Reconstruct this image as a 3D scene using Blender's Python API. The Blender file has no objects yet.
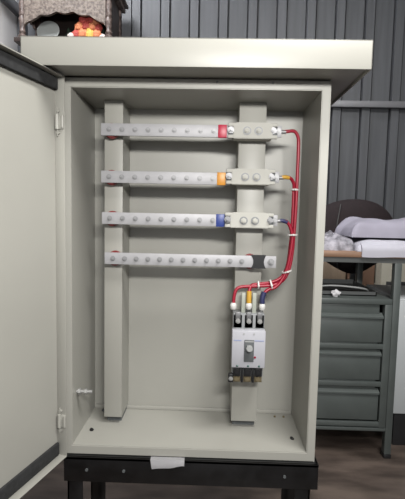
import bpy, bmesh, math, random
from mathutils import Vector, Matrix, noise
random.seed(4)
C = bpy.context.scene.collection
Z0 = .336                      # height of the cabinet's underside above the floor
PI = math.pi

# ------------------------------------------------------------------ materials
def mat(name, col, rough=.5, metal=0, noise_amt=0, scale=20, bump=0, col2=None, alpha=1, spec=.5, stretch=(1, 1, 1), detail=4):
    col = tuple(c * .64 for c in col); col2 = col2 and tuple(c * .64 for c in col2)
    m = bpy.data.materials.new(name); m.use_nodes = True
    nt = m.node_tree; b = nt.nodes['Principled BSDF']
    b.inputs['Base Color'].default_value = (*col, 1)
    b.inputs['Roughness'].default_value = rough
    b.inputs['Metallic'].default_value = metal
    b.inputs['Specular IOR Level'].default_value = spec
    b.inputs['Alpha'].default_value = alpha
    if noise_amt or col2 or bump:
        tc = nt.nodes.new('ShaderNodeTexCoord'); mp = nt.nodes.new('ShaderNodeMapping')
        mp.inputs['Scale'].default_value = stretch
        n = nt.nodes.new('ShaderNodeTexNoise'); n.inputs['Scale'].default_value = scale; n.inputs['Detail'].default_value = detail
        nt.links.new(tc.outputs['Object'], mp.inputs[0]); nt.links.new(mp.outputs[0], n.inputs['Vector'])
        if noise_amt or col2:
            r = nt.nodes.new('ShaderNodeValToRGB')
            c2 = col2 or tuple(c * (1 - noise_amt) for c in col)
            r.color_ramp.elements[0].color = (*c2, 1); r.color_ramp.elements[1].color = (*col, 1)
            r.color_ramp.elements[0].position = .36; r.color_ramp.elements[1].position = .64
            nt.links.new(n.outputs['Fac'], r.inputs[0]); nt.links.new(r.outputs[0], b.inputs['Base Color'])
        if bump:
            bp = nt.nodes.new('ShaderNodeBump'); bp.inputs['Strength'].default_value = bump; bp.inputs['Distance'].default_value = .004
            nt.links.new(n.outputs['Fac'], bp.inputs['Height']); nt.links.new(bp.outputs[0], b.inputs['Normal'])
    return m

M = dict(
    paint=mat('pebble_grey_paint', (.47, .462, .42), .42, noise_amt=.04, scale=6),
    foam=mat('foam_gasket', (.030, .031, .033), .9, noise_amt=.4, scale=90, bump=.3),
    alu=mat('tinned_busbar', (.58, .575, .60), .55, .2, noise_amt=.08, scale=40),
    steel=mat('zinc_steel', (.40, .40, .41), .5, .5),
    dull_zinc=mat('dull_zinc', (.30, .30, .31), .45, .6),
    chrome=mat('bright_bolt', (.50, .50, .49), .5, .5),
    cream=mat('cream_moulding', (.66, .65, .60), .7, spec=.25),
    red=mat('red_cable', (.40, .006, .032), .4),
    redtape=mat('red_tape', (.62, .01, .06), .4),
    orange=mat('orange_tape', (.85, .36, .03), .4),
    yellow=mat('yellow_sleeve', (.75, .42, .05), .5),
    blue=mat('blue_tape', (.035, .07, .32), .4),
    navy=mat('dark_blue_sleeve', (.03, .035, .12), .5),
    black=mat('black_tape', (.012, .012, .014), .35),
    insul=mat('red_insulator', (.28, .02, .02), .45),
    white=mat('white_plastic', (.56, .56, .61), .5, spec=.35),
    nylon=mat('white_nylon', (.82, .80, .78), .5),
    grey=mat('grey_moulding', (.30, .31, .32), .45),
    dgrey=mat('dark_grey_moulding', (.13, .14, .145), .45),
    lgrey=mat('light_grey_knob', (.48, .49, .49), .4),
    blackp=mat('black_plastic', (.018, .018, .02), .4),
    brass=mat('brass_terminal', (.34, .28, .17), .4, .6),
    green=mat('green_screw', (.03, .11, .09), .4),
    barrier=mat('pale_barrier', (.60, .63, .55), .4, alpha=.75),
    bluestrip=mat('blue_print', (.36, .42, .68), .5),
    redbtn=mat('red_button', (.35, .01, .04), .4),
    stand=mat('black_enamel', (.012, .012, .013), .28, noise_amt=.5, scale=30, bump=.15),
    paper=mat('white_paper', (.80, .79, .82), .8),
    clad=mat('grey_wall_cladding', (.135, .141, .156), .55, .15, noise_amt=.22, scale=5, stretch=(6, 1, .4)),
    rail=mat('grey_rail_steel', (.26, .26, .28), .45, .3),
    lwall=mat('light_grey_wall', (1.15, 1.13, 1.14), .7, noise_amt=.08, scale=4),
    floor=mat('worn_brown_floor', (.155, .118, .098), .5, scale=7, col2=(.062, .046, .038), bump=.15, stretch=(.8, 2.4, 1), detail=9),
    wood=mat('table_wood', (.38, .21, .125), .5, noise_amt=.3, scale=14, stretch=(.5, 6, 6)),
    green_steel=mat('grey_green_steel', (.108, .124, .12), .42, noise_amt=.14, scale=12),
    pale_steel=mat('white_steel', (.60, .63, .65), .45, noise_amt=.06, scale=5),
    dark_steel=mat('dark_frame_steel', (.10, .105, .105), .5),
    maroon=mat('dark_maroon_fabric', (.020, .0095, .0125), .85, noise_amt=.25, scale=60, bump=.2),
    cloth=mat('white_cloth', (.60, .59, .67), .85, noise_amt=.06, scale=10),
    lav=mat('pale_lavender_cloth', (.43, .41, .50), .85, noise_amt=.12, scale=9),
    crump=mat('grey_patterned_cloth', (.52, .50, .56), .85, col2=(.17, .165, .19), scale=36),
    beige=mat('beige_enamel', (.55, .52, .43), .5),
    ply=mat('pale_plywood', (.50, .38, .27), .7, noise_amt=.2, scale=8, stretch=(3, 3, .6)),
    carton=mat('brown_cardboard', (.27, .155, .10), .8, noise_amt=.12, scale=9),
    carved=mat('carved_dark_wood', (.25, .19, .17), .45, scale=55, col2=(.06, .036, .03), bump=.5),
    panel=mat('weathered_carved_panel', (.25, .20, .165), .55, scale=75, col2=(.09, .062, .05), bump=.6),
    darkwood=mat('dark_wood', (.045, .028, .024), .5, noise_amt=.3, scale=15),
    pale_plate=mat('pale_grey_plate', (.40, .42, .41), .6),
    fl_red=mat('red_petals', (.48, .06, .045), .7), fl_or=mat('orange_petals', (.72, .24, .10), .7),
    fl_ye=mat('yellow_petals', (.80, .52, .10), .7), fl_wh=mat('white_petals', (.75, .66, .62), .7),
    leaf=mat('dark_leaf', (.015, .035, .018), .6),
)

# ------------------------------------------------------------------ mesh helpers
def NB(): return bmesh.new()
def merge(bm, tmp, mtx=None):
    if mtx is not None: bmesh.ops.transform(tmp, matrix=mtx, verts=tmp.verts)
    me = bpy.data.meshes.new('_t'); tmp.to_mesh(me); bm.from_mesh(me); tmp.free(); bpy.data.meshes.remove(me)
def box(bm, x0, x1, y0, y1, z0, z1, bev=0, seg=2, mtx=None):
    t = NB(); bmesh.ops.create_cube(t, size=1)
    for v in t.verts:
        v.co = Vector(((x0 + x1) / 2 + v.co.x * (x1 - x0), (y0 + y1) / 2 + v.co.y * (y1 - y0), (z0 + z1) / 2 + v.co.z * (z1 - z0)))
    if bev: bmesh.ops.bevel(t, geom=t.edges[:], offset=bev, segments=seg, affect='EDGES', profile=.5)
    merge(bm, t, mtx); return bm
def cyl(bm, a, b, r, n=16, r2=None, bev=0, mtx=None):
    a, b = Vector(a), Vector(b); d = b - a; t = NB()
    bmesh.ops.create_cone(t, cap_ends=True, segments=n, radius1=r, radius2=r if r2 is None else r2, depth=d.length)
    if bev:
        bmesh.ops.bevel(t, geom=[e for e in t.edges if all(abs(abs(v.co.z) - d.length / 2) < 1e-6 for v in e.verts) and abs(e.verts[0].co.z - e.verts[1].co.z) < 1e-6], offset=bev, segments=2, affect='EDGES')
    q = Vector((0, 0, 1)).rotation_difference(d.normalized()).to_matrix().to_4x4()
    mm = Matrix.Translation((a + b) / 2) @ q
    merge(bm, t, mm if mtx is None else mtx @ mm); return bm
def ball(bm, c, r, sx=1, sy=1, sz=1, u=16, v=10, jit=0):
    t = NB(); bmesh.ops.create_uvsphere(t, u_segments=u, v_segments=v, radius=1)
    for w in t.verts:
        k = 1 + (jit * noise.noise(w.co * 2.3 + Vector(c) * 40) if jit else 0)
        w.co = Vector((c[0] + w.co.x * r * sx * k, c[1] + w.co.y * r * sy * k, c[2] + w.co.z * r * sz * k))
    merge(bm, t); return bm
def spline(pts, n=8):
    P = [Vector(p) for p in pts]; P = [2 * P[0] - P[1]] + P + [2 * P[-1] - P[-2]]; out = []
    for i in range(1, len(P) - 2):
        for k in range(n):
            t = k / n; a, b, c, d = P[i - 1:i + 3]
            out.append(.5 * ((2 * b) + (c - a) * t + (2 * a - 5 * b + 4 * c - d) * t * t + (3 * b - a - 3 * c + d) * t ** 3))
    out.append(P[-2]); return out
def tube(bm, pts, r, n=10, smooth=8):
    P = spline(pts, smooth) if smooth else [Vector(p) for p in pts]
    T = [(P[min(i + 1, len(P) - 1)] - P[max(i - 1, 0)]).normalized() for i in range(len(P))]
    nrm = T[0].orthogonal().normalized(); rings = []
    for i, p in enumerate(P):
        nrm = (nrm - T[i] * nrm.dot(T[i])).normalized(); bn = T[i].cross(nrm)
        rings.append([bm.verts.new(p + (nrm * math.cos(2 * PI * k / n) + bn * math.sin(2 * PI * k / n)) * r) for k in range(n)])
    for a, b in zip(rings, rings[1:]):
        for k in range(n): bm.faces.new((a[k], a[(k + 1) % n], b[(k + 1) % n], b[k]))
    bm.faces.new(rings[0][::-1]); bm.faces.new(rings[-1]); return bm
def lathe(bm, c, prof, n=16):          # profile of (radius, z), turned round a vertical axis through c
    rings = [[bm.verts.new((c[0] + r * math.cos(2 * PI * k / n), c[1] + r * math.sin(2 * PI * k / n), c[2] + z)) for k in range(n)] for r, z in prof]
    for a, b in zip(rings, rings[1:]):
        for k in range(n): bm.faces.new((a[k], a[(k + 1) % n], b[(k + 1) % n], b[k]))
    bm.faces.new(rings[0][::-1]); bm.faces.new(rings[-1]); return bm
def prism(bm, poly, y0, y1):           # polygon in (x, z) extruded along y
    a = [bm.verts.new((x, y0, z)) for x, z in poly]; b = [bm.verts.new((x, y1, z)) for x, z in poly]
    n = len(poly)
    bm.faces.new(a); bm.faces.new(b[::-1])
    for k in range(n): bm.faces.new((a[(k + 1) % n], a[k], b[k], b[(k + 1) % n]))
    return bm
def hexbolt(bm, x, y, z, r, h, n=6):   # bolt head facing the viewer with a washer
    cyl(bm, (x, y, z), (x, y - h * .3, z), r * 1.35, 16)
    cyl(bm, (x, y - h * .3, z), (x, y - h, z), r, n, bev=r * .12)
    cyl(bm, (x, y - h, z), (x, y - h * 1.5, z), r * .5, 10)
    return bm

# ------------------------------------------------------------------ object helpers (geometry is given relative to the cabinet's underside)
def worldloc(o):
    v = Vector(o.location)
    while o.parent: o = o.parent; v += Vector(o.location)
    return v
def tag(o, label=None, cat=None, group=None, kind=None):
    if label: o['label'] = label
    if cat: o['category'] = cat
    if group: o['group'] = group
    if kind: o['kind'] = kind
    return o
def thing(name, label, cat, loc, group=None):
    o = bpy.data.objects.new(name, None); o.empty_display_size = .05; C.objects.link(o)
    o.location = (loc[0], loc[1], loc[2] + Z0); return tag(o, label, cat, group)
def obj(name, bm, m, parent=None, label=None, smooth=None):
    bmesh.ops.recalc_face_normals(bm, faces=bm.faces)
    bmesh.ops.translate(bm, verts=bm.verts, vec=(0, 0, Z0))
    xs = [v.co for v in bm.verts]
    lo = Vector([min(c[i] for c in xs) for i in range(3)]); hi = Vector([max(c[i] for c in xs) for i in range(3)])
    c = (lo + hi) / 2
    if parent is None: c.z = lo.z
    bmesh.ops.translate(bm, verts=bm.verts, vec=-c)
    me = bpy.data.meshes.new(name); 
    ang = math.radians(40 if smooth is None else smooth)
    for f in bm.faces: f.smooth = True
    for e in bm.edges:
        e.smooth = not (len(e.link_faces) == 2 and e.calc_face_angle(0) > ang)
    bm.to_mesh(me); bm.free(); me.materials.append(M[m] if isinstance(m, str) else m)
    o = bpy.data.objects.new(name, me); C.objects.link(o)
    if parent:
        o.parent = parent; o.location = c - worldloc(parent)
    else: o.location = c
    if label: o['label'] = label
    return o
def struct(name, bm, m): return tag(obj(name, bm, m), kind='structure')

# ------------------------------------------------------------------ the room
FL = -Z0
WALL = 1.70
struct('floor', box(NB(), -1.155, 3.2, -4.2, WALL, FL - .05, FL), 'floor')
def cladding():
    bm = NB(); pitch, rib = .1718, .053; x = -.2937 - 5 * pitch; prof = [(-1.155, 0)]
    while x < 3.0:
        s = .007
        prof += [(x - s, 0), (x - s * .8, .016), (x - s * .2, .016), (x + .003, -.016), (x + rib - .003, -.016), (x + rib + s * .2, .016), (x + rib + s * .8, .016), (x + rib + s, 0)]
        x += pitch
    prof.append((3.2, 0)); prof = [p for p in prof if p[0] >= -1.155]
    poly = [(a, WALL + b) for a, b in prof] + [(3.2, WALL + .06), (-1.155, WALL + .06)]
    a = [bm.verts.new((x, y, FL)) for x, y in poly]; b = [bm.verts.new((x, y, 3.0)) for x, y in poly]; n = len(poly)
    bm.faces.new(a); bm.faces.new(b)
    for k in range(n): bm.faces.new((a[k], a[(k + 1) % n], b[(k + 1) % n], b[k]))
    return bm
struct('wall_back', cladding(), 'clad')
struct('wall_left', box(NB(), -1.215, -1.155, -.2, WALL + .06, FL, 3.0), 'lwall')
bm = NB(); box(bm, -1.10, 3.2, WALL - .05, WALL - .017, 1.204, 1.241, .002); struct('trim_1', bm, 'rail')
bm = NB(); box(bm, -1.155, -1.125, -.2, WALL - .02, 1.705, 1.765, .003); struct('trim_2', bm, 'rail')

# ------------------------------------------------------------------ the cabinet
W, H, D = .29, .8551, .1955            # half width, height, depth
L, Rr, IT, IB = -.2733, .2705, .8345, .0216   # opening
cab = thing('distribution_cabinet', 'pebble grey steel electrical cabinet with open door and overhanging flat roof', 'electrical cabinet', (0, .09, 0))
t = .0022
bm = NB()                                # front frame: rim round the opening
fo = [(-W, 0), (W, 0), (W, H), (-W, H)]
fi = [(L, IB), (Rr, IB), (Rr, IT), (L, IT)]
for y0, y1 in ((0, .010),):
    A = [bm.verts.new((x, y0, z)) for x, z in fo]; B = [bm.verts.new((x, y0, z)) for x, z in fi]
    A2 = [bm.verts.new((x, y1, z)) for x, z in fo]; B2 = [bm.verts.new((x, y1, z)) for x, z in fi]
    for k in range(4):
        j = (k + 1) % 4
        bm.faces.new((A[k], A[j], B[j], B[k])); bm.faces.new((A2[k], A2[j], B2[j], B2[k]))
        bm.faces.new((A[k], A[j], A2[j], A2[k])); bm.faces.new((B[k], B[j], B2[j], B2[k]))
bmesh.ops.bevel(bm, geom=[e for e in bm.edges if all(abs(v.co.y) < 1e-6 for v in e.verts) and (abs(e.verts[0].co.x - e.verts[1].co.x) < 1e-6 or abs(e.verts[0].co.z - e.verts[1].co.z) < 1e-6)], offset=.0018, segments=2, affect='EDGES')
obj('front_frame', bm, 'paint', cab)
obj('side_panel', box(NB(), -W, L, .010, D, 0, H), 'paint', cab)
obj('side_panel', box(NB(), Rr, W, .010, D, 0, H), 'paint', cab)
obj('bottom_panel', box(box(NB(), L, Rr, .010, D, 0, IB), L, Rr, D - .005, D, IB, IB + .010, .0015), 'paint', cab)
obj('top_panel', box(NB(), L, Rr, .010, D, IT, H), 'paint', cab)
obj('back_panel', box(NB(), -W, W, D, D + .004, 0, H), 'paint', cab)
RX0, RX1, RY0, RZ0, RZ1 = -.3445, .3445, -.0855, .8520, .9076
bm = NB()                                # roof: flat tray turned down all round with a folded lip
box(bm, RX0, RX1, RY0, RY0 + .003, RZ0, RZ1, .0012)
box(bm, RX0, RX1, D + .05, D + .053, RZ0, RZ1, .0012)
box(bm, RX0, RX0 + .003, RY0, D + .053, RZ0, RZ1, .0012)
box(bm, RX1 - .003, RX1, RY0, D + .053, RZ0, RZ1, .0012)
box(bm, RX0, RX1, RY0, D + .053, RZ1 - .003, RZ1, .0012)
box(bm, RX0 + .002, RX1 - .002, RY0 + .002, .001, RZ0 + .006, RZ0 + .009)
box(bm, RX0 + .002, -W, .001, D + .05, RZ0 + .006, RZ0 + .009)
box(bm, W, RX1 - .002, .001, D + .05, RZ0 + .006, RZ0 + .009)
obj('roof', bm, 'paint', cab)
def channel(x0, x1):
    ch = obj('mounting_channel', box(box(box(NB(), x0, x1, .105, .108, .040, IT, .0012), x0, x0 + .003, .107, D, .040, IT), x1 - .003, x1, .107, D, .040, IT), 'paint', cab)
    obj('foot', box(NB(), x0 + .004, x1 - .004, .124, D - .006, IB, .040), 'dgrey', ch, 'foot under the channel, coloured dark as the shadow there')  # foot coloured dark in place of the shadow below the channel
channel(-.2255, -.1805); channel(.1005, .1655)
for x, y in ((-.249, .070), (.247, .060)):
    obj('floor_plug', cyl(NB(), (x, y, IB - .001), (x + .003, y, IB + .003), .0055, 14, bev=.001), 'blackp', cab, 'black rubber plug')
obj('floor_bolt', cyl(NB(), (-.246, .175, IB), (-.246, .175, IB + .004), .004, 6), 'dgrey', cab)
for x in (.222, .246):
    obj('floor_bolt', cyl(NB(), (x, .172, IB), (x, .172, IB + .003), .003, 8), 'brass', cab)
bm = NB(); cyl(bm, (L, .035, .136), (L + .037, .035, .136), .0042, 12); cyl(bm, (L + .004, .035, .136), (L + .010, .035, .136), .0078, 6); cyl(bm, (L + .019, .035, .136), (L + .025, .035, .136), .0072, 6)
obj('earthing_stud', bm, 'chrome', cab, 'bright threaded earthing stud on the left side panel')
for x in (.045, .165):
    obj('frame_screw', ball(NB(), (x, -.0005, H - .006), .0028, 1, .6, 1, 10, 6), 'grey', cab)

# door: its local axes are u (from the hinge outwards), n (out of its inner face), z
u = Vector((-.27, -.963, 0)).normalized(); n_ = Vector((.963, -.27, 0)).normalized()
TD = .024                                # depth of the pan
corner = Vector((-.2800, -.0165, 0)) - n_ * TD
DM = Matrix(((u.x, n_.x, 0, corner.x), (u.y, n_.y, 0, corner.y), (0, 0, 1, 0), (0, 0, 0, 1)))
DW, DZ0, DZ1 = .575, .003, .852
door = obj('door', box(NB(), 0, DW, -.002, 0, DZ0, DZ1, mtx=DM), 'paint', cab)
bm = NB()
box(bm, 0, .0022, 0, TD, DZ0, DZ1, .0008, 2, DM); box(bm, DW - .0022, DW, 0, TD, DZ0, DZ1, .0008, 2, DM)
box(bm, 0, DW, 0, TD, DZ0, DZ0 + .0022, .0008, 2, DM); box(bm, 0, DW, 0, TD, DZ1 - .0022, DZ1, .0008, 2, DM)
obj('door_edge', bm, 'paint', door)
obj('gasket', box(NB(), .004, DW - .004, 0, .011, DZ1 - .029, DZ1 - .004, .003, 2, DM), 'foam', door, 'dark grey foam gasket along the top edge')
obj('gasket', box(NB(), .004, DW - .004, 0, .007, DZ0 + .003, DZ0 + .034, .003, 2, DM), 'foam', door, 'black foam gasket along the bottom edge')
for hz in (.756, .088):
    h = NB()
    box(h, .0022, .0055, .006, TD - .001, hz - .015, hz + .015, .001, 2, DM)
    cyl(h, (.006, .008, hz - .016), (.006, .008, hz + .016), .0045, 14, bev=.001, mtx=DM)
    cyl(h, (.0055, TD - .003, hz - .013), (.0055, TD - .003, hz + .013), .003, 12, bev=.0006, mtx=DM)
    for s in (-1, 1):
        cyl(h, (.002, .010, hz + s * .023), (.0065, .010, hz + s * .023), .0036, 6, mtx=DM)
        cyl(h, (.004, .008, hz + s * .014), (.004, .008, hz + s * .030), .0018, 8, mtx=DM)
    obj('hinge', h, 'paint', door)

# ------------------------------------------------------------------ busbars
def busbar(x0, x1, z, label, tape=None, n=9, bx0=None, step=.0309):
    r = thing('busbar', label, 'busbar', (x0, .078, z - .015), 'tinned busbars in the cabinet')
    obj('bar', box(NB(), x0, x1, .075, .081, z - .0142, z + .0142, .0008), 'alu', r)
    b0 = x0 + .019 if bx0 is None else bx0
    for k in range(n):
        obj('bolt', hexbolt(NB(), b0 + k * step, .075, z, .0046, .0045), 'steel', r)
    if tape: obj('phase_tape', box(NB(), .050, .0705, .0738, .0822, z - .0150, z + .0150, .0012), tape[0], r, tape[1])
    obj('insulator', lathe_y(NB(), x0 + .022, z, .081, .105), 'insul', r, 'dark red standoff insulator')
    return r
def lathe_y(bm, x, z, y0, y1):
    d = y1 - y0
    for a, b, rr in ((0, .3, .0165), (.3, .7, .0185), (.7, 1, .0165)):
        cyl(bm, (x, y0 + a * d, z - .001), (x, y0 + b * d, z - .001), rr, 20, bev=.001)
    return bm
busbar(-.2265, .083, .7595, 'topmost tinned busbar, with a red tape band near its right end', ('redtape', 'red phase tape'))
busbar(-.2262, .081, .649, 'second tinned busbar from the top, with an orange tape band', ('orange', 'orange phase tape'))
busbar(-.2242, .079, .5505, 'third tinned busbar from the top, with a blue tape band', ('blue', 'blue phase tape'))
nb = busbar(-.2175, .1965, .4535, 'lowest tinned busbar, black tape wrapped near its right end, crossing both channels', None, 12, -.197, .0283)
bm = NB()
pl = [(.136 + .006 * math.sin(PI * k / 8), .4535 - .0162 + .0324 * k / 8) for k in range(9)] + [(.172 - .005 * math.sin(PI * k / 8), .4535 + .0162 - .0324 * k / 8) for k in range(9)]
prism(bm, pl, .0735, .0825); obj('insulating_tape', bm, 'black', nb, 'black insulating tape')
obj('bolt', hexbolt(NB(), .184, .075, .4535, .006, .006), 'steel', nb)
obj('insulator', lathe_y(NB(), .135, .4535, .081, .105), 'insul', nb, 'dark red standoff insulator')

# ------------------------------------------------------------------ terminal blocks joining busbars and cables
def block(z, dx, label):
    r = thing('terminal_block', label, 'terminal block', (.13 + dx, .105, z - .019), 'cream terminal blocks on the right channel')
    X = lambda v: v + dx
    bm = NB()
    prism(bm, [(X(.0855), z - .0185), (X(.1765), z - .0185), (X(.1765), z + .0125), (X(.170), z + .0185), (X(.092), z + .0185), (X(.0855), z + .0125)], .0655, .105)
    bmesh.ops.bevel(bm, geom=bm.edges[:], offset=.0015, segments=2, affect='EDGES')
    obj('block_body', bm, 'cream', r)
    for x in (.117, .1437):
        b = NB(); cyl(b, (X(x), .0635, z - .001), (X(x), .0595, z - .001), .0068, 6, bev=.0008); cyl(b, (X(x), .0595, z - .001), (X(x), .0575, z - .001), .0036, 12)
        fx = obj('fixing_bolt', b, 'cream', r)
        b = NB(); cyl(b, (X(x), .0655, z - .001), (X(x), .0635, z - .001), .0098, 20, bev=.0005); obj('washer', b, 'grey', fx, 'grey washer under the bolt')
    for s, xc in ((-1, .0815), (1, .1795)):
        b = NB()
        box(b, X(xc - .0085), X(xc + .0085), .0675, .0735, z - .0175, z - .0095, .0015); box(b, X(xc - .0085), X(xc + .0085), .0675, .0735, z + .0095, z + .0175, .0015)
        pass
        obj('clamp_jaw', b, 'cream', r)
        b = NB(); box(b, X(xc - .0088), X(xc + .0088), .0725, .0748, z - .0178, z + .0178, .0008); obj('clamp_gap_shade', b, 'dgrey', r, 'dark grey plate standing in for the shaded clamp gap')  # dark plate painted in for the shaded gap behind the jaws
        b = NB(); hexbolt(b, X(xc - .002), .0685, z + .001, .0058, .007); obj('clamp_bolt', b, 'dull_zinc', r, 'zinc clamp bolt')
    b = NB(); box(b, X(.176), X(.1985), .0755, .0805, z - .0125, z + .0135, .001); obj('terminal_tab', b, 'alu', r, 'tinned terminal tab')
    obj('tab_bolt', hexbolt(NB(), X(.190), .0755, z, .006, .006), 'steel', r)
block(.7605, 0, 'cream terminal block at the end of the red-taped busbar')
block(.6545, -.0015, 'cream terminal block at the end of the orange-taped busbar')
block(.5525, -.002, 'cream terminal block at the end of the blue-taped busbar')

# ------------------------------------------------------------------ circuit breaker
bx0, bx1 = .0945, .1735; bc = (bx0 + bx1) / 2
br = thing('circuit_breaker', 'white three-pole moulded case circuit breaker with grey toggle, on the right channel', 'circuit breaker', (bc, .105, .166))
obj('case', box(NB(), bx0 + .002, bx1 - .002, .060, .105, .176, .330, .002), 'grey', br, 'grey moulded case')
bm = NB(); box(bm, bx0, bx1, .042, .078, .203, .2925, .002)
obj('front_cover', bm, 'white', br)
obj('print_line', box(NB(), bx0 + .004, bx0 + .022, .0414, .0422, .2685, .2705), 'bluestrip', br, 'blue printed line')
obj('print_line', box(NB(), bx1 - .026, bx1 - .004, .0414, .0422, .2685, .2705), 'bluestrip', br, 'blue printed line')
for x in (bc - .012, bc + .012):
    obj('cover_screw', cyl(NB(), (x, .043, .2855), (x, .0414, .2855), .0022, 10), 'lgrey', br)
tg = obj('toggle_window', box(NB(), bc - .0105, bc + .0125, .0395, .043, .2185, .2715, .0012), 'dgrey', br, 'dark grey recessed toggle plate')
b = NB(); box(b, bc - .005, bc + .007, .034, .040, .248, .259, .002); cyl(b, (bc + .001, .0345, .2535), (bc + .001, .027, .2535), .0075, 20, bev=.0015)
obj('toggle', b, 'lgrey', tg, 'light grey round toggle handle')
obj('window_line', box(NB(), bc - .0095, bc + .0115, .0388, .0397, .2665, .2690), 'lgrey', tg)
obj('trip_button', cyl(NB(), (bc + .0155, .043, .2295), (bc + .0155, .0405, .2295), .0026, 12), 'redbtn', br, 'dark red trip button')
for k, x in enumerate((bx0 + .0135, bc, bx1 - .0135)):
    b = NB(); box(b, x - .0105, x + .0105, .0600, .068, .2945, .3275, .001); obj('terminal_recess', b, 'blackp', br, 'black upper terminal recess')
    b = NB(); box(b, x - .006, x + .006, .0565, .062, .316, .334, .0008); lp = obj('terminal_pad', b, 'dull_zinc', br, 'dull zinc upper terminal pad')
    b = NB(); cyl(b, (x, .0600, .3125), (x, .0525, .3125), .0058, 18, bev=.0012); cyl(b, (x, .0525, .3125), (x, .0515, .3125), .003, 8); obj('terminal_screw', b, 'chrome', lp, 'bright upper terminal screw')
    b = NB(); box(b, x - .0085, x + .0085, .050, .066, .1790, .2035, .0012); cyl(b, (x, .0500, .191), (x, .0475, .191), .0055, 12); obj('lower_terminal', b, 'blackp', br, 'black lower terminal shroud')
    b = NB(); box(b, x - .009, x + .009, .0560, .0635, .163, .181, .001); cyl(b, (x, .056, .1715), (x, .0515, .1715), .0062, 14, bev=.001); obj('terminal_plate', b, 'brass', br, 'brass lower terminal')
    obj('cover_pin', cyl(NB(), (x, .0425, .2085), (x, .0405, .2065), .0026, 10), 'green', br, 'dark green cover pin')
for x in ((bx0 + .0135 + bc) / 2, (bc + bx1 - .0135) / 2):
    obj('phase_barrier', box(NB(), x - .005, x + .005, .070, .080, .318, .378, .0015), 'barrier', br, 'pale translucent phase barrier')
    obj('barrier_lip', box(NB(), x - .0025, x + .0025, .052, .066, .163, .203, .0008), 'blackp', br)
b = NB()
box(b, bx0 - .0065, bx0 + .0065, .0545, .0665, .161, .183, .0025); obj('end_lug', b, 'blackp', br, 'black end lug at the lower left')
b = NB(); hexbolt(b, bx0, .0545, .171, .004, .005); obj('end_lug_screw', b, 'chrome', br)

# ------------------------------------------------------------------ cables
def cable(start, bundle, end, label, sleeve=None, endsleeve=None):
    pts = start + bundle + end
    r = thing('cable', label, 'cable', (pts[len(pts) // 2][0], pts[len(pts) // 2][1], pts[-1][2]), 'red cables from the terminal blocks to the breaker')
    obj('sheath', tube(NB(), pts, .0040, 12), 'red', r)
    s = start[0]
    b = NB(); cyl(b, (s[0] - .004, s[1], s[2]), (s[0] + .009, s[1], s[2]), .0046, 12)
    obj('cable_lug', b, 'steel', r, 'bright crimped cable lug')
    if sleeve: obj('sleeve', tube(NB(), sleeve[1], .0047, 12), sleeve[0], r, sleeve[2])
    e = end[-1]
    if endsleeve: obj('sleeve', tube(NB(), [(e[0], e[1], e[2] + .008), (e[0], e[1], e[2] + .020), (e[0] + endsleeve[3], e[1] + .001, e[2] + .036)], .0062, 12), endsleeve[0], r, endsleeve[2])
    b = NB(); lathe(b, e, [(.003, -.009), (.006, -.0075), (.0078, -.002), (.0078, .003), (.006, .007), (.0045, .008)], 16)
    obj('end_cap', b, 'nylon', r, 'white cap over the lower cable lug')
Y = .078
xc = .2405
E0 = .346
cable([(.200, Y, .7605), (.214, Y, .762), (.228, Y + .002, .763), (.2375, Y + .004, .752)],
      [(xc, .084, .73), (xc, .084, .65), (xc - .001, .084, .56), (xc - .005, .084, .475), (xc - .0125, .083, .433), (xc - .026, .081, .409), (.190, .079, .397), (.150, .077, .394)],
      [(.116, .074, .392), (.1035, .072, .386), (.0985, .070, .372), (.0965, .068, E0)], 'red cable from the topmost terminal block to the left breaker pole')
cable([(.1975, Y, .6545), (.211, Y, .656), (.224, Y + .004, .654), (.2335, .087, .641)],
      [(xc - .006, .090, .62), (xc - .006, .091, .55), (xc - .010, .091, .478), (xc - .0165, .090, .437), (xc - .030, .088, .414), (.188, .085, .403), (.160, .081, .399)],
      [(.141, .077, .396), (.1345, .073, .385), (.1335, .070, .372), (.1335, .068, E0 + .001)], 'red cable with yellow sleeves, from the middle terminal block to the centre breaker pole',
      ('yellow', [(.2035, Y, .6548), (.211, Y, .656), (.2205, Y + .003, .6548)], 'yellow sleeve'), ('yellow', None, 'yellow sleeve', 0))
cable([(.196, Y, .5525), (.209, Y, .553), (.221, Y + .002, .549), (.230, .081, .533)],
      [(xc - .0065, .081, .51), (xc - .0105, .080, .47), (xc - .019, .079, .430), (xc - .032, .077, .405), (.195, .075, .392)],
      [(.182, .073, .388), (.1715, .071, .380), (.1675, .069, .366), (.1655, .068, E0)], 'red cable with dark blue sleeves, from the lowest terminal block to the right breaker pole',
      ('navy', [(.202, Y, .5528), (.209, Y, .553), (.220, Y + .002, .5496)], 'dark blue sleeve'), ('navy', None, 'dark blue sleeve', .004))
def tie(c, d, rx, label):
    d = Vector(d).normalized(); a = d.orthogonal().normalized(); b = d.cross(a); bm = NB(); N = 20; rings = []
    for k in range(N):
        w = a * math.cos(2 * PI * k / N) + b * math.sin(2 * PI * k / N)
        rings.append([bm.verts.new(Vector(c) + w * (rx + o) + d * s) for o, s in ((0, -.0018), (.0011, -.0018), (.0011, .0018), (0, .0018))])
    for k in range(N):
        p, q = rings[k], rings[(k + 1) % N]
        for j in range(4): bm.faces.new((p[j], p[(j + 1) % 4], q[(j + 1) % 4], q[j]))
    hd = Vector(c) + Vector((.002, -1, 0)).normalized() * (rx + .0012)
    box(bm, hd.x - .0025, hd.x + .0025, hd.y - .0022, hd.y + .0016, hd.z - .0022, hd.z + .0022, .0005)
    tag(obj('cable_tie', bm, 'nylon'), label, 'cable tie', 'white cable ties round the red cables')
tie((xc - .004, .0875, .6275), (0, 0, 1), .0085, 'white cable tie just below the yellow-sleeved cable end')
tie((xc - .006, .0855, .520), (-.05, 0, 1), .0115, 'white cable tie just below the dark blue-sleeved cable end')
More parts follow.
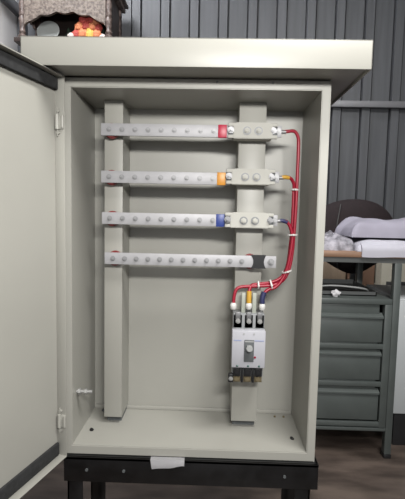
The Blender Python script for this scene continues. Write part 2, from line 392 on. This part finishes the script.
tie((xc - .016, .084, .4315), (-.35, 0, 1), .0115, 'white cable tie at the bend beside the black-taped busbar end')
tie((.187, .080, .398), (1, 0, .25), .0120, 'white cable tie above the right breaker pole')
tie((.156, .079, .3965), (1, 0, .05), .0092, 'white cable tie between the centre and right breaker poles')

# ------------------------------------------------------------------ stand
st = thing('steel_stand', 'low black enamelled steel stand under the cabinet', 'stand', (0, .09, FL))
def rail(x0, x1, y0, y1, z0=-.060): return box(NB(), x0, x1, y0, y1, z0, 0, .0015)
obj('top_rail', box(rail(-.290, .297, -.012, -.006), -.290, .297, -.012, .030, -.006, 0), 'stand', st)
obj('top_rail', rail(-.290, .297, .195, .201), 'stand', st)
obj('top_rail', rail(-.290, -.284, -.006, .195), 'stand', st)
obj('top_rail', rail(.291, .297, -.006, .195), 'stand', st)
for x0, x1, y0, y1 in ((-.2835, -.248, -.006, .03), (.246, .2815, -.006, .03), (-.276, -.236, .160, .195), (.246, .286, .160, .195)):
    b = NB(); box(b, x0, x1, y0, y0 + .005, FL, -.006, .001); box(b, x0, x0 + .005, y0, y1, FL, -.006, .001) if x0 < 0 else box(b, x1 - .005, x1, y0, y1, FL, -.006, .001)
    obj('leg', b, 'stand', st)
for x in (-.236, -.150, .22):
    obj('rail_screw', cyl(NB(), (x, -.012, -.030), (x, -.0145, -.030), .0035, 10), 'dgrey', st)
bm = NB(); N = 12
front = []
for i in range(N + 1):
    s = i / N; x = -.0885 + .0785 * s
    top = .0; bot = -.021 + .0095 * s + .0012 * math.sin(s * 9)
    col = []
    col.append(bm.verts.new((x, -.0008, .0004))); col.append(bm.verts.new((x, -.008, .0008)))
    for j in range(7):
        f = j / 6; z = .0006 + (bot - .0006) * f
        col.append(bm.verts.new((x + .004 * (1 - s) * f, -.0136 - .003 * math.sin(f * PI * .6) - .0012 * abs(math.sin(s * 7)) * f, z)))
    front.append(col)
for a, b in zip(front, front[1:]):
    for j in range(8): bm.faces.new((a[j], b[j], b[j + 1], a[j + 1]))
bmesh.ops.solidify(bm, geom=bm.faces[:], thickness=.0006)
tag(obj('paper_scrap', bm, 'paper'), 'torn white paper scrap hanging over the front rail of the black stand', 'paper')

# ------------------------------------------------------------------ workbench, drawers and what lies there
tb = thing('workbench', 'wooden-topped steel workbench behind the cabinet, with cloth heaped on it', 'workbench', (.8, .8, FL))
TT = .440
obj('tabletop', box(NB(), .32, 1.45, .600, 1.06, TT - .021, TT, .002), 'wood', tb)
b = NB(); box(b, .34, 1.43, .606, .612, TT - .040, TT - .021); box(b, .34, 1.43, 1.035, 1.041, TT - .040, TT - .021); box(b, .34, .346, .612, 1.035, TT - .040, TT - .021); box(b, 1.424, 1.43, .612, 1.035, TT - .040, TT - .021)
obj('apron', b, 'dark_steel', tb)
for x, y in ((.358, .603), (.358, 1.0), (.7035, .603), (.7035, 1.0), (1.385, .645), (1.385, 1.0)):
    lg = obj('leg', box(NB(), x, x + .0255, y, y + .028, FL + .016, TT - (.04 if y < .64 else .021), .002), 'green_steel', tb)
    obj('foot', box(NB(), x - .001, x + .0265, y - .002, y + .03, FL, FL + .016, .002), 'blackp', lg, 'black foot')
for y in (.603, 1.0):
    obj('cross_rail', box(NB(), .3835, .7035, y, y + .02, -.231, -.219, .001), 'green_steel', tb)
cp = thing('cupboard', 'white steel cupboard under the right of the workbench, past its leg', 'cupboard', (.97, .82, FL))
obj('body', box(NB(), .738, 1.36, .66, .98, -.188, .262, .004), 'pale_steel', cp)
obj('plinth', box(NB(), .775, 1.34, .70, .96, FL, -.188, .002), 'blackp', cp, 'black recessed plinth')
obj('door', box(NB(), .744, 1.354, .648, .660, -.182, .256, .003), 'pale_steel', cp)

dr = thing('drawer_unit', 'grey-green steel unit of three drawers under the workbench', 'drawer unit', (.55, .8, -.219))
x0, x1 = .392, .690; yf = .602
b = NB(); box(b, x0, x1 + .012, yf, 1.0, .248, .268, .002)
obj('top', b, 'green_steel', dr)
b = NB(); box(b, x0, x0 + .004, yf + .01, 1.0, -.213, .248); box(b, x1 + .008, x1 + .012, yf + .01, 1.0, -.213, .248); box(b, x0, x1 + .012, .996, 1.0, -.213, .248); box(b, x0, x1 + .012, yf + .01, 1.0, -.219, -.206)
obj('carcass', b, 'green_steel', dr)
for zt, zb in ((.225, .106), (.085, -.036), (-.060, -.190)):
    o = obj('drawer', box(box(NB(), x0 + .006, x1 - .018, yf + .004, yf + .02, zb, zt - .028, .002), x0 + .03, x1 - .04, yf + .02, .98, zb + .02, zt - .035), 'green_steel', dr)
    b = NB()
    v = [(yf + .004, zt - .030), (yf - .004, zt - .028), (yf - .004, zt - .022), (yf + .016, zt - .010), (yf + .018, zt - .014), (yf + .004, zt - .026)]
    A = [b.verts.new((x0 + .006, y, z)) for y, z in v]; B = [b.verts.new((x1 - .018, y, z)) for y, z in v]
    b.faces.new(A); b.faces.new(B)
    for k in range(6): b.faces.new((A[k], A[(k + 1) % 6], B[(k + 1) % 6], B[k]))
    obj('drawer_lip', b, 'green_steel', o)
    obj('finger_rail', box(NB(), x0 + .006, x1 - .030, yf + .010, yf + .018, zt - .027, zt + .026, .001), 'green_steel', o)
    obj('cross_rail', box(NB(), x0 + .004, x1 + .008, yf, yf + .012, zb - .024, zb - .006, .0015), 'green_steel', dr)
for x in (x0, x1 - .014):
    obj('corner_post', box(NB(), x, x + .026, yf - .001, yf + .03, -.217, .248, .002), 'green_steel', dr)

bm = NB(); box(bm, .44, .665, .66, .93, .268, .272); box(bm, .44, .665, .66, .664, .268, .284); box(bm, .44, .665, .926, .93, .268, .290); box(bm, .44, .444, .66, .93, .268, .288); box(bm, .661, .665, .66, .93, .268, .286)
tag(obj('metal_tray', bm, 'dark_steel'), 'shallow dark metal tray lying on the drawer unit', 'tray')
bm = NB(); ball(bm, (.505, .634, .2805), .0128, 1.25, 1, .95, 20, 14, .5)
tag(obj('paper_ball', bm, 'paper'), 'crumpled white paper ball on the front of the drawer unit', 'paper')
bm = NB(); tube(bm, [(.43, .70, .292), (.50, .69, .300), (.57, .68, .2985), (.63, .69, .290), (.655, .72, .2755)], .0035, 8)
tag(obj('wire_offcut', bm, 'lgrey'), 'pale grey wire offcut curving over the dark tray', 'wire')

def lump(x0, x1, y0, y1, z, hf, nx=56, ny=36, over=0):
    bm = NB(); g = []
    for i in range(nx + 1):
        row = []
        for j in range(ny + 1):
            s, q = i / nx, j / ny
            h, dx, dy = hf(s, q)
            row.append(bm.verts.new((x0 + (x1 - x0) * s + dx, y0 + (y1 - y0) * q + dy, z + h)))
        g.append(row)
    for i in range(nx):
        for j in range(ny): bm.faces.new((g[i][j], g[i + 1][j], g[i + 1][j + 1], g[i][j + 1]))
    edge = [g[i][0] for i in range(nx + 1)] + [g[nx][j] for j in range(1, ny + 1)] + [g[i][ny] for i in range(nx - 1, -1, -1)] + [g[0][j] for j in range(ny - 1, 0, -1)]
    low = [bm.verts.new((v.co.x, v.co.y, z)) for v in edge]; n = len(edge)
    for k in range(n): bm.faces.new((edge[k], edge[(k + 1) % n], low[(k + 1) % n], low[k]))
    bm.faces.new(low); return bm
def edgef(s, q, p=.10): return min(1, min(s, 1 - s) / p, min(q, 1 - q) / p)
def h_sheet(s, q):
    e = edgef(s, q, .14); e = math.sqrt(max(0, 1 - (1 - e) ** 2))
    return .003 + .040 * e * (.85 + .2 * noise.noise(Vector((s * 6, q * 2, 1)))) + .006 * e * math.sin(9 * q + 3 * s), .010 * noise.noise(Vector((q * 4, 2, s))), .010 * noise.noise(Vector((s * 5, 0, 3)))
def h_fold(s, q):
    e = edgef(s, q, .22); e = math.sqrt(max(0, 1 - (1 - e) ** 2))
    return .002 + e * (.064 + .016 * noise.noise(Vector((s * 4, q * 3, 5))) + .006 * math.sin(s * 26 + q * 5) * (1 - s)), .012 * noise.noise(Vector((q * 4, 8, s))), .008 * noise.noise(Vector((s * 7, 4, 3)))
def h_crump(s, q):
    e = edgef(s, q, .3); e = math.sqrt(max(0, 1 - (1 - e) ** 2))
    k = abs(noise.noise(Vector((s * 5, q * 6, 7)))) + .5 * abs(noise.noise(Vector((s * 12, q * 13, 2))))
    return .002 + e * (.008 + .052 * s + .022 * k), .012 * noise.noise(Vector((q * 5, 8, s * 5))), .012 * noise.noise(Vector((s * 7, 4, q * 5)))
def sheet():
    bm = lump(.565, 1.02, .600, .93, TT + .0005, h_sheet)
    n, m = 30, 6; g = []
    for i in range(n + 1):
        x = .580 + .43 * i / n; k = noise.noise(Vector((x * 9, 3, 1)))
        g.append([bm.verts.new((x, .618 - .024 * math.sin(min(1, j / m * 1.6) * PI / 2) - .002 * k, TT + .030 - (.048 + .004 * k) * (j / m) ** 1.5)) for j in range(m + 1)] + [bm.verts.new((x, .5985, TT - .012)), bm.verts.new((x, .5985, TT + .002)), bm.verts.new((x, .625, TT + .002))])
    q = len(g[0])
    for i in range(n):
        for j in range(q): bm.faces.new((g[i][j], g[i + 1][j], g[i + 1][(j + 1) % q], g[i][(j + 1) % q]))
    bm.faces.new(g[0]); bm.faces.new(g[-1]); return bm
tag(obj('cloth_sheet', sheet(), 'cloth', smooth=60), 'white folded cloth sheet at the front edge of the workbench', 'cloth')
tag(obj('folded_cloth', lump(.560, 1.0, .655, .89, TT + .049, h_fold), 'lav', smooth=60), 'pale lavender folded cloth lying on the white sheet', 'cloth')
tag(obj('crumpled_cloth', lump(.385, .562, .630, .86, TT, h_crump, 50, 46), 'crump', smooth=60), 'crumpled grey patterned cloth at the left of the heap on the workbench', 'cloth')

# chair behind the workbench
ch = thing('office_chair', 'office chair with a dark maroon oval backrest behind the workbench', 'chair', (.72, 1.33, FL))
bm = NB(); g = []
NX, NR = 40, 14
cx, cz, ax, az = .722, .468, .220, .180
def bk(a, r, side):
    k = .92; ca, sa = math.cos(a), math.sin(a); e = 2 / 2.15
    x = math.copysign(abs(ca) ** e, ca) * r; z = math.copysign(abs(sa) ** e, sa) * r
    if z < 0: x *= 1 - .50 * z * z
    th = .034 * math.sqrt(max(0, 1 - r ** 4)); curve = .05 * (x * x)
    return Vector((cx + ax * x, 1.13 + curve + side * th, cz + az * z))
for side in (-1, 1):
    rows = []
    for j in range(NR + 1):
        r = math.sin(j / NR * PI / 2)
        rows.append([bm.verts.new(bk(2 * PI * k / NX, r, side)) for k in range(NX)] if j else [bm.verts.new(bk(0, 0, side))])
    for j in range(NR):
        for k in range(NX):
            if j == 0: bm.faces.new((rows[0][0], rows[1][k], rows[1][(k + 1) % NX]))
            else: bm.faces.new((rows[j][k], rows[j + 1][k], rows[j + 1][(k + 1) % NX], rows[j][(k + 1) % NX]))
bmesh.ops.remove_doubles(bm, verts=bm.verts, dist=1e-5)
bkr = obj('backrest', bm, 'maroon', ch)
pts = [(cx - .075 - .02 * math.sin(PI * i / 12), 1.099 + .012 * abs(i / 6 - 1) ** 3, cz + .165 * (i / 6 - 1) * -.93) for i in range(13)]
obj('seam', tube(NB(), pts, .0028, 6, 3), 'blackp', bkr, 'dark stitched seam')
obj('back_bar', tube(NB(), [(.735, 1.175, .40), (.735, 1.16, .29), (.735, 1.16, .18), (.735, 1.20, .09), (.735, 1.28, .07)], .014, 10), 'dark_steel', ch)
obj('seat', box(NB(), .52, .93, 1.19, 1.52, .085, .145, .025, 4), 'maroon', ch)
obj('column', cyl(NB(), (.725, 1.35, -.25), (.725, 1.35, .085), .025, 16), 'blackp', ch)
for k in range(5):
    a = 2 * PI * k / 5 + .3; e = (.725 + .17 * math.cos(a), 1.36 + .17 * math.sin(a))
    lg = obj('leg', tube(NB(), [(.725, 1.35, -.245), (e[0], e[1], -.275)], .016, 8, 0), 'blackp', ch)
    obj('caster', cyl(NB(), (e[0] - .012, e[1], FL + .027), (e[0] + .012, e[1], FL + .027), .027, 16, bev=.004), 'dgrey', lg)

# against the wall
b = NB(); box(b, .992, 1.32, 1.46, 1.66, FL, .355, .006)
vb = thing('vented_box', 'beige steel box with dark louvres by the wall, seen under the workbench', 'box', (1.16, 1.56, FL))
obj('casing', b, 'beige', vb)
lv = obj('louvre_panel', box(NB(), 1.022, 1.30, 1.455, 1.462, -.10, .205, .002), 'blackp', vb, 'black louvre panel')
for k in range(6):
    z = -.085 + k * .046
    obj('louvre', box(NB(), 1.026, 1.295, 1.444, 1.456, z, z + .012, .002), 'dgrey', lv)
tag(obj('cardboard_carton', box(NB(), .855, .985, 1.54, 1.665, FL, .35, .002), 'carton'), 'brown cardboard carton standing between the plywood sheet and the vented box', 'carton')
bm = NB()
box(bm, .40, .845, -.009, .009, 0, .70); bmesh.ops.transform(bm, matrix=Matrix.Translation((0, 1.575, FL + .002)) @ Matrix.Rotation(math.radians(-6), 4, 'X'), verts=bm.verts)
tag(obj('plywood_sheet', bm, 'ply'), 'pale plywood sheet leaning on the back wall behind the chair', 'plywood')

# ------------------------------------------------------------------ wall shelf with the shrine
SB = 1.445                              # top of the shelf
sh = thing('wall_shelf', 'dark wooden wall shelf on brackets carrying the shrine', 'shelf', (-.76, 1.5, SB - .2))
obj('board', box(NB(), -1.0, -.40, 1.31, WALL - .017, SB - .022, SB, .002), 'darkwood', sh)
for x in (-.96, -.54):
    b = NB(); a = [(1.36, SB - .022), (WALL - .017, SB - .022), (WALL - .017, SB - .2), (WALL - .03, SB - .2), (1.36, SB - .035)]
    A = [b.verts.new((x, y, z)) for y, z in a]; B = [b.verts.new((x + .02, y, z)) for y, z in a]
    b.faces.new(A); b.faces.new(B)
    for k in range(5): b.faces.new((A[k], A[(k + 1) % 5], B[(k + 1) % 5], B[k]))
    obj('bracket', b, 'dark_steel', sh)
sr = thing('shrine', 'carved wooden shrine with scalloped arches on the wall shelf above the cabinet', 'shrine', (-.76, 1.5, SB))
X0, X1, Y0, Y1 = -1.012, -.503, 1.36, 1.635
obj('plinth', box(NB(), X0, X1, Y0, Y1, SB, SB + .022, .003), 'darkwood', sr)
obj('back_panel', box(box(NB(), -.775, X1 - .01, Y1 - .012, Y1, SB + .022, SB + .262), X0 + .01, -.775, Y1 - .012, Y1, SB + .125, SB + .262), 'darkwood', sr)
prof = [(.020, 0), (.022, .012), (.014, .02), (.019, .032), (.013, .042), (.015, .075), (.019, .10), (.013, .112), (.018, .122), (.014, .14), (.017, .17), (.013, .2), (.02, .215), (.02, .24)]
for x in (X0 + .025, X1 - .025):
    for y in (Y0 + .025, Y1 - .04):
        obj('post', lathe(NB(), (x, y, SB + .022), prof, 14), 'carved', sr)
def scallop(x0, x1, zt, zb, zm):        # valance outline: straight top, cusped lower edge
    poly = [(x0, zt), (x0, zb)]; N = 48
    for i in range(N + 1):
        s = i / N; arch = zb + (zm - zb) * math.sin(PI * s) ** .55
        poly.append((x0 + (x1 - x0) * s, arch - .012 * abs(math.sin(PI * s * 5))))
    poly += [(x1, zb), (x1, zt)]
    return poly
xm = (X0 + X1) / 2
bm = NB(); prism(bm, scallop(X0 + .04, X1 - .04, SB + .262, SB + .085, SB + .158), Y0 + .012, Y0 + .03)
obj('front_valance', bm, 'panel', sr)
for x in (X0 + .02, X1 - .034):
    bm = NB(); prism(bm, scallop(0, Y1 - Y0 - .08, SB + .262, SB + .10, SB + .15), 0, .014)
    bmesh.ops.transform(bm, matrix=Matrix.Translation((x + .014, Y0 + .04, 0)) @ Matrix.Rotation(PI / 2, 4, 'Z'), verts=bm.verts)
    obj('side_valance', bm, 'carved', sr)
obj('side_panel', box(NB(), X1 - .022, X1 - .014, Y0 + .05, Y1 - .05, SB + .022, SB + .262), 'darkwood', sr)
obj('cornice', box(box(NB(), X0 - .012, X1 + .012, Y0 - .012, Y1, SB + .262, SB + .285, .004), X0 - .03, X1 + .03, Y0 - .03, Y1, SB + .285, SB + .30, .004), 'carved', sr)
bm = NB(); lathe(bm, (xm, (Y0 + Y1) / 2, SB + .30), [(.125, 0), (.13, .02), (.12, .06), (.09, .10), (.05, .13), (.02, .15), (.02, .165), (.03, .175), (.004, .21)], 24)
obj('dome', bm, 'carved', sr)
# offerings inside
bm = NB(); a = NB(); lathe(a, (0, 0, 0), [(.02, -.004), (.056, .001), (.062, .007), (.057, .007), (.02, .002)], 28)
merge(bm, a, Matrix.Translation((-.875, Y0 + .095, SB + .022 + .0625)) @ Matrix.Rotation(math.radians(74), 4, 'X'))
tag(obj('metal_plate', bm, 'pale_plate'), 'round dull grey plate leaning inside the left of the shrine', 'plate')
fb = thing('flower_bunch', 'heap of red, orange and yellow flowers in the right of the shrine', 'flowers', (-.66, 1.44, SB + .022))
def blossom(c, r, m, name='blossom'):
    b = NB()
    for ring, (k, rr, tilt) in enumerate(((7, 1, .25), (6, .7, .6), (4, .4, 1.0))):
        for i in range(k):
            a = 2 * PI * i / k + ring * .4
            ball(b, (c[0] + math.cos(a) * r * .55 * rr, c[1] - r * .35 * tilt, c[2] + math.sin(a) * r * .55 * rr), r * .42, 1, .5, 1, 8, 6)
    ball(b, (c[0], c[1] - r * .1, c[2]), r * .5, 1, .6, 1, 8, 6)
    return b
zf = SB + .022
for dx, dz, r, m in ((-.055, .030, .03, 'fl_red'), (-.02, .034, .032, 'fl_or'), (.02, .030, .03, 'fl_ye'), (.055, .032, .03, 'fl_or'), (-.04, .075, .03, 'fl_or'), (-.005, .080, .03, 'fl_red'), (.03, .078, .03, 'fl_or'),
                     (.06, .072, .026, 'fl_red'), (.012, .055, .026, 'fl_ye'), (-.02, .113, .026, 'fl_red'), (.022, .112, .026, 'fl_red'), (.045, .100, .024, 'fl_or')):
    obj('blossom', blossom((-.655 + dx, 1.425 - .01 * (dz < .05), zf + dz), r, m), m, fb)
bm = NB(); ball(bm, (-.655, 1.47, zf + .062), .062, 1.25, .6, 1, 18, 12, .3); obj('foliage', bm, 'leaf', fb, 'dark green leaves')
tag(obj('white_flower', blossom((-.735, 1.405, zf + .019), .022, 'fl_wh'), 'fl_wh'), 'small white flower left of the red flowers in the shrine', 'flower', 'white flowers in the shrine')
tag(obj('white_flower', blossom((-.565, 1.405, zf + .017), .019, 'fl_wh'), 'fl_wh'), 'small white flower right of the red flowers in the shrine', 'flower', 'white flowers in the shrine')
bm = NB(); ball(bm, (-.775, 1.50, zf + .045), .045, .5, .6, 1, 14, 10, .6)
tag(obj('leaf_bunch', bm, 'leaf'), 'dark green leaf bunch just left of the red flowers in the shrine', 'leaves')

# ------------------------------------------------------------------ light
w = bpy.data.worlds.new('workshop_daylight'); bpy.context.scene.world = w; w.use_nodes = True
w.node_tree.nodes['Background'].inputs[0].default_value = (.93, .96, 1, 1); w.node_tree.nodes['Background'].inputs[1].default_value = .035
def area(name, loc, target, sx, sy, power, col):
    l = bpy.data.lights.new(name, 'AREA'); l.shape = 'RECTANGLE'; l.size = sx; l.size_y = sy; l.energy = power; l.color = col
    o = bpy.data.objects.new(name, l); C.objects.link(o); o.location = loc
    o.rotation_euler = (Vector(target) - Vector(loc)).to_track_quat('-Z', 'Y').to_euler()
area('work_lamp', (.24, -1.12, .945 + Z0), (0, 0, .70 + Z0), .40, .09, 8.6, (1, .98, .94))
area('roof_light', (.75, -.75, 2.45), (-.2, -.15, .9), 1.0, .4, 26, (1, .985, .95))
area('front_fill', (.4, -3.9, 1.2), (0, 0, .9), 2.4, 1.4, 9, (.96, .98, 1))  # broad fill light added in front to soften the shadows
area('rear_roof_light', (-1.0, .55, 2.9), (-.9, 1.7, 1.6), .8, .5, 26, (.97, .98, 1))

# ------------------------------------------------------------------ camera
cx_, cy_, cz_, yaw, pitch, roll, f = .0429, -.9536, .5686, .023, -.0858, -.0211, 429.9
def rot(a, ax): return Matrix.Rotation(a, 3, ax)
R = rot(yaw, 'Z') @ rot(pitch, 'X') @ rot(roll, 'Y')
r_, f_, u_ = R.col[0], R.col[1], R.col[2]
cam = bpy.data.cameras.new('camera'); co = bpy.data.objects.new('camera', cam); C.objects.link(co)
mw = Matrix(((r_[0], u_[0], -f_[0], cx_), (r_[1], u_[1], -f_[1], cy_), (r_[2], u_[2], -f_[2], cz_ + Z0), (0, 0, 0, 1)))
co.matrix_world = mw
cam.sensor_fit = 'AUTO'; cam.sensor_width = 36; cam.lens = f / 499 * 36; cam.clip_start = .01
sc = bpy.context.scene; sc.camera = co
sc.view_settings.view_transform = 'Standard'; sc.view_settings.look = 'None'; sc.view_settings.gamma = 1; sc.view_settings.use_curve_mapping = False
sc.view_settings.exposure = 1.12
